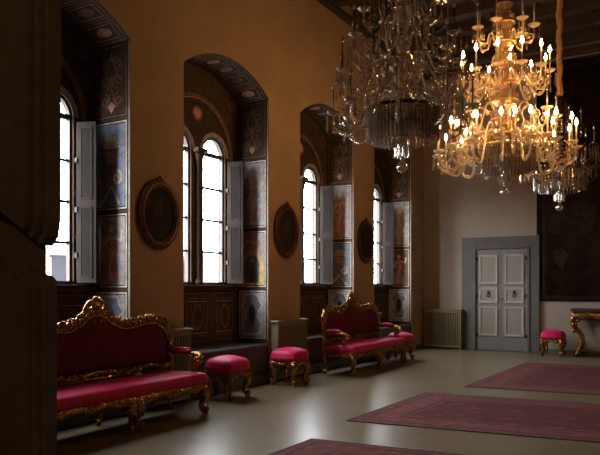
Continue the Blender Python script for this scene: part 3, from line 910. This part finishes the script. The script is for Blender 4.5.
    m.tube(pts, [.024+.006*sin(i*2.1) for i in range(49)], 8)
    m.tube([(-(hl-.04), .09, .565), (hl-.04, .09, .565)], .02, 7)
    for i in range(14):
        u = -1+2*(i+.5)/14; x = u*(hl-.08); d = 1 if i % 2 else -1
        m.spiral((x, .125, .61+.02*cos(u*pi*3)), .03, 1.2, .010, d=d, a0=pi/2)
        m.blob((x+.05, .125, .63), (.04, .012, .014), rot=.4*d); m.blob((x-.03, .12, .645), (.02, .014, .02), rot=-.5)
    m.build('lower_back_rail', M['gold'], t)
    # seat
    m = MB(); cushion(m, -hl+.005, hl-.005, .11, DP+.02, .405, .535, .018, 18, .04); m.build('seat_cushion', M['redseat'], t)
    m = MB(); lob = max(5, round(L/.42))
    m.box(-hl+.02, hl-.02, .06, DP-.02, .36, .404)
    apron(m, (hl, DP-.0), (-hl, DP-.0), .315, .405, .035, lob, .07)
    for s in (-1, 1):
        a, b = ((s*(hl-.01), .06), (s*(hl-.01), DP))
        if s > 0: apron(m, a, b, .33, .405, .03, 2, .04)
        else: apron(m, b, a, .33, .405, .03, 2, .04)
    m.build('seat_rail', M['gold'], t)
    # legs
    for x in (-hl+.05, 0, hl-.05):
        m = MB()
        if abs(x) < .01:
            for s in (-1, 1): cabriole(m, x+s*.05, DP-.02, .36, s*.8, 1, .042, .055)
            m.blob((0, DP, .27), (.05, .03, .05)); m.blob((0, DP, .2), (.02, .02, .05))
        else: cabriole(m, x, DP-.02, .36, .7 if x > 0 else -.7, 1, .05, .062)
        m.build('leg', M['gold'], t)
        m = MB(); cabriole(m, x, .10, .37, (x > 0)-(x < 0), -.3, .03, .04); m.build('leg', M['gold'], t)
    # arms
    for s in (-1, 1):
        m = MB(); xa = s*(hl-.03)
        C = smooth_curve([(xa, .07, .80), (xa+s*.005, .2, .79), (xa+s*.02, .4, .765), (xa+s*.025, .52, .765), (xa+s*.02, .60, .735), (xa, .615, .69), (xa, .58, .67), (xa, .55, .70), (xa, .575, .72)], 30)
        m.tube(C, [.026+.012*(i/30) for i in range(31)], 8)
        m.tube(smooth_curve([(xa, .55, .70), (xa, .49, .64), (xa-s*.005, .49, .56), (xa, .56, .48), (xa, .60, .42)], 16), [.034-.0006*i for i in range(17)], 8)
        m.blob((xa, .595, .715), (.042, .045, .045)); m.blob((xa+s*.03, .50, .62), (.02, .03, .05)); m.blob((xa, .56, .655), (.03, .025, .045))
        m.blob((xa, .45, .74), (.03, .05, .02)); m.blob((xa, .16, .765), (.03, .05, .022))
        ar = m.build('armrest', M['gold'], t)
        m = MB(); m.box(xa-.045+s*.01, xa+.045+s*.01, .13, .44, .782, .828, .02)
        m.blob((xa+s*.01, .285, .826), (.042, .15, .02), 12, 6)
        m.build('arm_pad', M['redseat'], ar)
    return t
sofa = make_sofa('large red and gold carved sofa in the foreground, leftmost, cut by the dark jamb', 2.48, (-6.125, 5.34, 0))
c = copy_tree(sofa); c.location = (-6.115, 11.96, 0); c['label'] = 'farther red and gold carved sofa, beyond the second stool, under the third window'

def make_stool(label, loc, rz=0):
    t = thing('gilded_stool', label, 'stool', loc, rz, 'red cushioned gilded stools')
    w = .24
    m = MB(); cushion(m, -w-.035, w+.035, -w-.035, w+.035, .415, .565, .065, 18, .075, .6)
    for s in range(4):
        a = s*pi/2
    m.build('seat_cushion', M['redseat'], t)
    m = MB(); m.box(-w+.02, w-.02, -w+.02, w-.02, .385, .414)
    q = w-.012
    for (a, b) in (((q, q), (-q, q)), ((-q, -q), (q, -q)), ((-q, q), (-q, -q)), ((q, -q), (q, q))):
        apron(m, a, b, .335, .415, .03, 2, .06)
    m.build('apron', M['gold'], t)
    for sx in (-1, 1):
        for sy in (-1, 1):
            m = MB(); cabriole(m, sx*(w-.055), sy*(w-.055), .40, sx, sy, .046, .058)
            m.build('leg', M['gold'], t)
    return t
st = make_stool('nearest red cushioned gold stool, brightly lit, right of the foreground sofa', (-5.955, 7.69, 0))
def place(src, label, loc):
    c = copy_tree(src); c.location = loc; c['label'] = label; return c
place(st, 'red cushioned gold stool before the slatted radiator between second and third windows', (-5.87, 9.27, 0))
place(st, 'red cushioned gold stool half hidden behind the farther sofa right arm', (-5.72, 13.66, 0))
place(st, 'dim dark red stool by the far wall, between door and console table', (-2.97, 16.36, 0))

# ------------------------------------------------------------------ console table
t = thing('console_table', 'gold carved console table at the right edge against far wall', 'table', (-1.72, FY-.04, 0), pi)
m = MB(); m.box(-.86, .86, .0, .52, 1.06, 1.12, .015); m.build('top', M['darkwood'], t)
m = MB(); m.box(-.8, .8, .02, .46, .95, 1.058); apron(m, (.82, .48), (-.82, .48), .90, 1.05, .04, 4, .08); apron(m, (.8, .02), (.8, .48), .92, 1.05, .03, 1, .05); apron(m, (-.8, .48), (-.8, .02), .92, 1.05, .03, 1, .05); m.build('apron', M['gold'], t)
for s in (-1, 1):
    for yy in (.1, .42):
        m = MB()
        C = smooth_curve([(s*.76, yy, .98), (s*.83, yy, .85), (s*.80, yy, .68), (s*.66, yy, .5), (s*.64, yy, .3), (s*.70, yy, .14), (s*.74, yy, .05)], 24)
        m.tube(C, [.075-.04*abs(sin(i/24*pi)) for i in range(25)], 8)
        m.spiral((s*.77, yy, .84), .07, 1.3, .024, d=s, a0=pi/2); m.spiral((s*.72, yy, .085), .06, 1.2, .022, d=-s, a0=pi/2)
        for z in (.9, .75, .6): m.blob((s*.8, yy+.04, z), (.04, .025, .06), rot=.4*s)
        m.blob((s*.73, yy, .02), (.08, .06, .02))
        m.build('leg', M['gold'], t)
m = MB(); m.tube(smooth_curve([(-.66, .42, .16), (-.3, .36, .12), (0, .3, .2), (.3, .36, .12), (.66, .42, .16)], 20), .028, 8)
m.blob((0, .3, .24), (.09, .06, .07)); m.build('stretcher', M['gold'], t)

# ------------------------------------------------------------------ double door on the far wall
d = bpy.data.objects.new('door_1', None); COL.objects.link(d); d['kind'] = 'structure'; d.location = (-4.30, FY, 0)
# local x to the right, y negative = into the room
m = MB()
m.box(-1.01, -.645, -.07, -.001, 0, 2.90, .006); m.box(.645, .93, -.07, -.001, 0, 2.90, .006); m.box(-.644, .644, -.07, -.001, 2.59, 2.90, .006)
m.box(-.70, -.646, -.09, -.071, 0, 2.64, .004); m.box(.646, .70, -.09, -.071, 0, 2.64, .004); m.box(-.645, .645, -.09, -.071, 2.591, 2.64, .004)
m.build('door_surround', M['stone'], d)
for s in (-1, 1):
    x0, x1 = (-.643, -.004) if s < 0 else (.004, .643)
    m = MB(); m.box(x0, x1, -.045, -.002, .01, 2.588, .004)
    lf = m.build('door_leaf', M['doorrail'], d)
    for (z0, z1) in ((.38, 1.13), (1.22, 1.62), (1.70, 2.45)):
        a, b = x0+.085, x1-.085
        m = MB()
        for (i, w, y0) in ((0, .04, -.068), (.04, .015, -.056)):
            m.box(a+i, b-i, y0, -.0455, z0+i, z0+i+w); m.box(a+i, b-i, y0, -.0455, z1-i-w, z1-i)
            m.box(a+i, a+i+w, y0, -.0455, z0+i+w, z1-i-w); m.box(b-i-w, b-i, y0, -.0455, z0+i+w, z1-i-w)
        m.mi = 1
        m.box(a+.055, b-.055, -.050, -.0455, z0+.055, z1-.055)
        m.build('door_panel', [M['door'], mat('door_panel_grey', (.27, .25, .21), .55, noise=.08)], lf)
    m = MB(); xc = (x0+x1)/2
    m.blob((xc, -.06, 1.50), (.035, .015, .035)); m.tube([(xc+.035*cos(a), -.07, 1.42+.05*sin(a)) for a in [2*pi*i/16 for i in range(17)]], .009, 6)
    m.build('door_knocker', M['iron'], lf)
    m = MB()
    for z in (.35, 1.35, 2.3): m.box(*sorted((s*.643, s*.60)), -.07, -.0455, z, z+.09)
    build_each(m, 'hinge', M['iron'], lf)
m = MB(); m.tube([(-.03, -.05, 1.32), (-.03, -.10, 1.32), (-.13, -.11, 1.33)], .011, 6); m.blob((.03, -.06, 1.32), (.02, .02, .03)); m.build('door_handle', M['brass'], d)

# ------------------------------------------------------------------ tapestry on the far wall
t = thing('tapestry', 'very dark figured tapestry hanging on the far wall right of the door', 'tapestry', (0, FY-.012, 0))
def sheet(x0, x1, z0, z1, wav, nx=60):
    m = MB(); vs = []; fs = []
    for i in range(nx+1):
        x = x0+(x1-x0)*i/nx
        for z in (z0, z1):
            y = -.018-.012*sin(x*9)*wav
            vs += [(x, y, z), (x, y+.008, z)]
    for i in range(nx):
        a = i*4
        fs += [(a, a+4, a+6, a+2), (a+1, a+3, a+7, a+5), (a, a+1, a+5, a+4), (a+2, a+6, a+7, a+3)]
    fs += [(0, 2, 3, 1), (nx*4, nx*4+1, nx*4+3, nx*4+2)]
    m.add(vs, fs, True); return m
sheet(-3.30, 1.3, 1.42, 6.9, 1).build('field', M['tapestry'], t)
for (x0, x1, z0, z1) in ((-3.44, 1.4, 1.28, 1.42), (-3.44, 1.4, 6.9, 7.08)):
    sheet(x0, x1, z0, z1, 1).build('border', M['tapborder'], t)
for (x0, x1) in ((-3.44, -3.30), (1.3, 1.4)): sheet(x0, x1, 1.42, 6.9, 1, 6).build('border', M['tapborder'], t)
m = MB()
for i in range(26):
    cx = random.uniform(-3.0, 1.0); cz = random.uniform(1.8, 6.2); r = random.uniform(.15, .45)
    k = random.randint(5, 9)
    m.prism([(cx+r*random.uniform(.6, 1)*cos(2*pi*j/k), cz+1.3*r*random.uniform(.6, 1)*sin(2*pi*j/k)) for j in range(k)], lambda u, v, t_: (u, t_, v), -.034-.0004*i, -.0325)
build_each(m, 'woven_figure', M['tapfig'], t)
m = MB(); m.tube([(-3.5, -.03, 7.10), (1.45, -.03, 7.10)], .02, 8); m.build('hanging_rod', M['iron'], t)

# ------------------------------------------------------------------ rugs
def rug(label, q):
    """q: corners front-left, front-right, back-right, back-left on the floor"""
    q = [Vector(p) for p in q]
    c = sum(q, Vector((0, 0)))/4
    t = thing('oriental_rug', label, 'rug', (c.x, c.y, 0), 0, 'oriental rugs')
    def pt(u, v): return (q[0]*(1-u)*(1-v)+q[1]*u*(1-v)+q[2]*u*v+q[3]*(1-u)*v)-c
    W = (q[1]-q[0]).length; Dp = (q[3]-q[0]).length
    def slab(m, a, b, z0, z1):
        u0, v0 = a/W, a/Dp; u1, v1 = b/W, b/Dp
        # ring from inset a to inset b
        o = [pt(u0, v0), pt(1-u0, v0), pt(1-u0, 1-v0), pt(u0, 1-v0)]; i = [pt(u1, v1), pt(1-u1, v1), pt(1-u1, 1-v1), pt(u1, 1-v1)]
        vs = [(p.x, p.y, z1) for p in o+i]+[(p.x, p.y, z0) for p in o]
        fs = [(k, (k+1) % 4, 4+(k+1) % 4, 4+k) for k in range(4)]+[(8+k, 8+(k+1) % 4, (k+1) % 4, k) for k in range(4)]
        m.add(vs, fs)
    m = MB(); u, v = .0/W, 0
    fld = [pt(x, y) for x, y in ((0, 0), (1, 0), (1, 1), (0, 1))]
    m.add([(p.x, p.y, z) for z in (.001, .007) for p in fld], [(3, 2, 1, 0), (4, 5, 6, 7), (0, 1, 5, 4), (1, 2, 6, 5), (2, 3, 7, 6), (3, 0, 4, 7)])
    fm = m
    m = MB()
    slab(m, .0, .035, .001, .0092); slab(m, .13, .16, .007, .0100); slab(m, .46, .50, .007, .0100)
    build_each(m, 'guard_stripe', M['tap_black'], t)
    m = MB(); slab(m, .035, .13, .001, .0088); slab(m, .16, .46, .001, .0088); slab(m, .5, .56, .007, .0088)
    build_each(m, 'border', M['rug_border'], t)
    m = fm
    nu = int((W-1.3)/.28); nv = int((Dp-1.2)/.28)
    for i in range(max(nu, 1)):
        for j in range(max(nv, 1)):
            cu = (.65+.28*(i+.5*(j % 2)))/W; cv = (.62+.28*j)/Dp
            r = .085
            pl = [pt(cu+r*a/W, cv+r*b/Dp) for a, b in ((-1, 0), (0, -.6), (1, 0), (0, .6))]
            m.mi = 1+(i+j) % 2
            m.add([(p.x, p.y, .0080) for p in pl], [(0, 1, 2, 3)])
    m.build('field', [M['rug_field'], M['rug_border'], M['tap_black']], t)
rug('largest worn red oriental rug in the middle of the floor, nearest whole one', [(-3.69, 7.11), (-.10, 7.62), (-.05, 10.15), (-3.62, 9.60)])
rug('dim red oriental rug farther back, in front of the far wall', [(-3.29, 10.52), (.2, 10.98), (.25, 14.95), (-3.19, 14.5)])
rug('red oriental rug at bottom edge, only its far corner in view', [(-3.64, 2.4), (.2, 2.6), (.2, 6.5), (-3.57, 6.08)])

# ------------------------------------------------------------------ chandeliers
def arm_mesh(r0, z0, R, z1, rad, scroll=True, seg=20):
    """S-arm of blown glass in the xz plane"""
    m = MB()
    w = R-r0
    C = smooth_curve([(r0, 0, z0), (r0+.10*w, 0, z0+.10), (r0+.28*w, 0, z0+.10), (r0+.45*w, 0, z0-.04), (r0+.62*w, 0, z1-.22), (r0+.82*w, 0, z1-.24), (r0+.97*w, 0, z1-.14), (R, 0, z1)], seg)
    m.tube(C, [rad*(1.25-.5*i/seg) for i in range(seg+1)], 6)
    if scroll:
        c = C[int(seg*.5)]
        m.spiral((c.x+.05, 0, c.z+.075), .075, 1.15, rad*.75, d=1, a0=-pi/2, n=5, steps=12)
        m.blob((C[int(seg*.72)].x, 0, C[int(seg*.72)].z+.03), (.03, .03, .018))
    return m
def chandelier(label, loc, tiers, lit, Rb, mglass, mwarm, col_prof, nprism, cordw=.02, big=1.0, ztop=6.2):
    t = thing('crystal_chandelier', label, 'chandelier', loc, 0, 'crystal chandeliers')
    # central column
    m = MB(); m.lathe(col_prof, n=12, caps=True, smooth=False); m.build('central_column', mwarm, t)
    # gold collars
    m = MB()
    for (r, z) in [(p[0]+.012, p[1]) for p in col_prof[3:-2:3]]:
        m.lathe([(r*.8, z-.015), (r, z-.01), (r, z+.01), (r*.8, z+.015)], n=20)
    build_each(m, 'collar', M['brass'], t)
    # basket: ring, dish, prisms
    m = MB()
    m.tube([(Rb*cos(2*pi*i/40), Rb*sin(2*pi*i/40), 3.74) for i in range(41)], .022, 6)
    m.tube([(Rb*.8*cos(2*pi*i/40), Rb*.8*sin(2*pi*i/40), 3.56) for i in range(41)], .014, 6)
    for i in range(8):
        a = 2*pi*i/8
        m.tube([(Rb*cos(a), Rb*sin(a), 3.74), (.08*cos(a), .08*sin(a), 3.80)], .010, 5)
        m.tube([(Rb*cos(a), Rb*sin(a), 3.74), (Rb*.8*cos(a), Rb*.8*sin(a), 3.56), (.05*cos(a), .05*sin(a), 3.44)], .007, 5)
    m.build('basket_ring', M['brass'] if lit else M['darkring'], t)
    m = MB(); m.lathe([(.04, 3.42), (.14, 3.43), (Rb*.6, 3.50), (Rb*.8, 3.58), (Rb*.81, 3.585), (Rb*.62, 3.52), (.14, 3.45)], n=28, caps=False); m.build('basket_bowl', M['prism'], t)
    pr = MB(); pr.lathe([(.003, -.36), (.014, -.345), (.016, -.02), (.005, 0)], n=6, smooth=False)
    pr.blob((0, 0, .012), .011, 6, 4); p0 = None
    rings = [(Rb, 3.735, nprism), (Rb*.80, 3.70, int(nprism*.72))]
    for (R, z, n) in rings:
        for i in range(n):
            a = 2*pi*(i+.5*(R < Rb))/n
            if p0 is None: p0 = q = pr.build('crystal_prism', M['prism'], t)
            else: q = p0.copy(); COL.objects.link(q)
            q.location = (R*cos(a), R*sin(a), z); q.rotation_euler = (0, 0, a)
    # bottom drop with small prism skirt and ball
    m = MB(); m.blob((0, 0, 3.07), (.068, .068, .068), 12, 8); m.lathe([(.012, 3.13), (.03, 3.17), (.012, 3.2), (.05, 3.27), (.07, 3.36), (.03, 3.42)], n=12)
    m.build('bottom_ball', M['crystal'], t)
    m = MB()
    for i in range(12):
        a = 2*pi*i/12; m.lathe([(.001, 3.17), (.010, 3.19), (.012, 3.30), (.004, 3.32)], (.085*cos(a), .085*sin(a), 0), 5, False)
    build_each(m, 'drop_prism', M['prism'], t)
    # arms
    for (n, R, z1, r0, z0, rad, islit, a0, clen) in tiers:
        first = None
        for i in range(n):
            a = 2*pi*i/n+a0
            if first is None:
                am = arm_mesh(r0, z0, R, z1, rad).build('arm', mglass, t)
                m = MB(); m.lathe([(.010, -.02), (.03, -.01), (.07, .012), (.088, .03), (.082, .032), (.03, .005), (.018, .03), (.016, .05)], (R, 0, z1), 12, caps=True)
                m.build('drip_pan', mglass, am)
                m = MB(); m.lathe([(.011, .045), (.011, .045+clen)], (R, 0, z1), 8); m.build('candle_sleeve', M['cand'] if lit else M['canddark'], am)
                m = MB(); zt = z1+.045+clen
                m.lathe([(.008, 0), (.021, .018), (.024, .038), (.013, .07), (.001, .105)], (R, 0, zt), 8)
                m.build('bulb', M['bulb_lit'] if islit else M['bulb_off'], am)
                m = MB()
                for k, (dx, ln) in enumerate(((-.075, .15), (.075, .19))):
                    m.lathe([(.001, -ln-.04), (.018, -ln), (.011, -ln+.04), (.002, -ln+.17)], (R+dx, 0, z1+.015), 6, False)
                    m.blob((R+dx, 0, z1-.02), .008, 5, 4)
                for dy in (-.06, .06): 
                    m.lathe([(.001, -.19), (.017, -.15), (.010, -.11), (.002, .0)], (R, dy, z1+.015), 6, False); m.blob((R, dy, z1-.02), .008, 5, 4)
                build_each(m, 'pendant', M['crystal'], am)
                first = am; am.rotation_euler = (0, 0, a)
            else:
                c = copy_tree(first, t); c.rotation_euler = (0, 0, a)
    # crystal swags from column to the arms
    for j, (n, R, z1, r0, z0, rad, islit, a0, clen) in enumerate(tiers[:3]):
        sw = None
        for i in range(n):
            if sw is None:
                m = MB()
                C = smooth_curve([(.12, 0, z1+.42), (R*.45, 0, z1+.05), (R*.8, 0, z1-.02), (R, 0, z1+.01)], 13)
                m.tube(C, .003, 4)
                for p in C: m.blob(p, (.012, .009, .015), 5, 4)
                sw = q = m.build('crystal_chain', M['crystal'], t)
            else: q = sw.copy(); COL.objects.link(q)
            q.rotation_euler = (0, 0, 2*pi*(i+.5)/n+a0)
    # suspension
    m = MB(); pts = []; rr = []
    for i in range(41):
        z = ztop+(H-.27-loc[2]-ztop)*i/40; pts.append((.012*sin(i*.9), .012*cos(i*.9), z)); rr.append(cordw*(1+.15*sin(i*2.2)))
    m.tube(pts, rr, 8); m.build('cord_sleeve', M['rope'], t)
    return t

prof_big = [(.02, 3.42), (.16, 3.46), (.20, 3.60), (.30, 3.76), (.31, 3.80), (.20, 3.86), (.26, 3.93), (.28, 4.0), (.16, 4.06), (.22, 4.16), (.25, 4.28), (.15, 4.36),
            (.22, 4.44), (.24, 4.52), (.13, 4.60), (.20, 4.70), (.22, 4.80), (.12, 4.90), (.20, 5.0), (.21, 5.1), (.11, 5.2), (.17, 5.32), (.18, 5.42), (.1, 5.5),
            (.17, 5.62), (.18, 5.72), (.1, 5.8), (.14, 5.9), (.12, 6.0), (.04, 6.1), (.03, 6.2)]
prof_small = [(.02, 3.42), (.08, 3.46), (.09, 3.60), (.06, 3.76), (.10, 3.86), (.09, 3.98), (.05, 4.04), (.10, 4.16), (.11, 4.28), (.05, 4.36), (.10, 4.5), (.11, 4.6), (.05, 4.7),
              (.1, 4.8), (.11, 4.95), (.05, 5.05), (.10, 5.2), (.09, 5.3), (.04, 5.4), (.08, 5.6), (.05, 5.8), (.03, 6.2)]
prof_big = [(r*.82 if r < .17 else r*.9, z) for r, z in prof_big]
# (n, radius, pan height, root radius, root height, tube radius, lit, phase, candle length)
lit_tiers = [(16, 1.00, 3.66, .30, 3.82, .018, True, .2, .30), (12, .64, 4.80, .2, 4.72, .016, True, .1, .24), (8, .70, 3.80, .28, 3.95, .015, True, .45, .24), (8, .74, 4.16, .24, 4.25, .015, False, .35, .22), (7, .42, 5.52, .16, 5.35, .014, False, .2, .3)]
chandelier('large lit crystal chandelier with glowing bulbs, brightest and central of the three', (-2.52, 10.05, 0), lit_tiers, True, .43, M['crystal_lit'], M['crystal_c'], prof_big, 56)
off_tiers = [(9, .82, 3.70, .10, 3.85, .015, False, .15, .26), (9, .76, 4.14, .09, 4.20, .014, False, .5, .28), (8, .62, 4.55, .09, 4.58, .014, False, .1, .26), (6, .46, 4.98, .09, 4.9, .012, False, .3, .22), (5, .35, 5.4, .08, 5.25, .012, False, .0, .2)]
chandelier('unlit crystal chandelier hanging left of the glowing one, nearest the windows', (-3.03, 7.29, 0), off_tiers, False, .425, M['crystal'], M['crystal'], prof_small, 56)
prof_far = [(r, 3.42+(z-3.42)*.62) for r, z in prof_small]
far_tiers = [(8, .60, 3.74, .10, 3.85, .013, False, .15, .2), (8, .62, 4.10, .09, 4.15, .013, False, .5, .22), (6, .36, 4.5, .08, 4.5, .012, False, .1, .2)]
chandelier('dim unlit crystal chandelier at right, partly behind the glowing one, on cord', (-2.17, 12.55, 0), far_tiers, False, .44, M['crystal_dim'], M['crystal_dim'], prof_far, 48, cordw=.055, ztop=5.1)

# ------------------------------------------------------------------ daylight
w = bpy.data.worlds.new('World'); SC.world = w; w.use_nodes = True
bg = w.node_tree.nodes['Background']; bg.inputs['Color'].default_value = (.95, .975, 1, 1)
SKY = 40.0
bg.inputs['Strength'].default_value = SKY
for k, ops in enumerate(OPS):
    for (p0, p1) in ops:
        l = bpy.data.lights.new('sky_portal', 'AREA'); l.shape = 'RECTANGLE'; l.size = 2.6; l.size_y = LW+.02
        l.cycles.is_portal = True
        o = bpy.data.objects.new('sky_portal', l); COL.objects.link(o)
        o.location = (NB-.17, (p0+p1)/2, (SILL+TR+.3)/2); o.rotation_euler = (0, -pi/2, 0)

hl_ = bpy.data.lights.new('jamb_fill_light', 'POINT'); hl_.energy = 45; hl_.color = (1, .78, .5); hl_.shadow_soft_size = .15  # unseen point light added behind the camera to brighten the door jamb
ho = bpy.data.objects.new('jamb_fill_light', hl_); COL.objects.link(ho); ho.location = (-.3, -1.4, 3.2)

# ------------------------------------------------------------------ camera
cam = bpy.data.cameras.new('camera'); co = bpy.data.objects.new('camera', cam); COL.objects.link(co)
cam.sensor_width = 36; cam.lens = 654/600*36; cam.shift_y = 58.5/600; cam.clip_start = .05; cam.clip_end = 200
co.location = (0, 0, 1.65); co.rotation_euler = (pi/2, 0, math.atan2(400, 654))
SC.camera = co
vs = SC.view_settings; vs.view_transform = 'Standard'; vs.look = 'None'; vs.gamma = 1; vs.exposure = -.4; vs.use_curve_mapping = False
SC.cycles.use_denoising = True
SC.cycles.max_bounces = 10; SC.cycles.transparent_max_bounces = 24; SC.cycles.diffuse_bounces = 6; SC.cycles.glossy_bounces = 4
SC.cycles.caustics_reflective = False; SC.cycles.caustics_refractive = False; SC.cycles.sample_clamp_indirect = 4
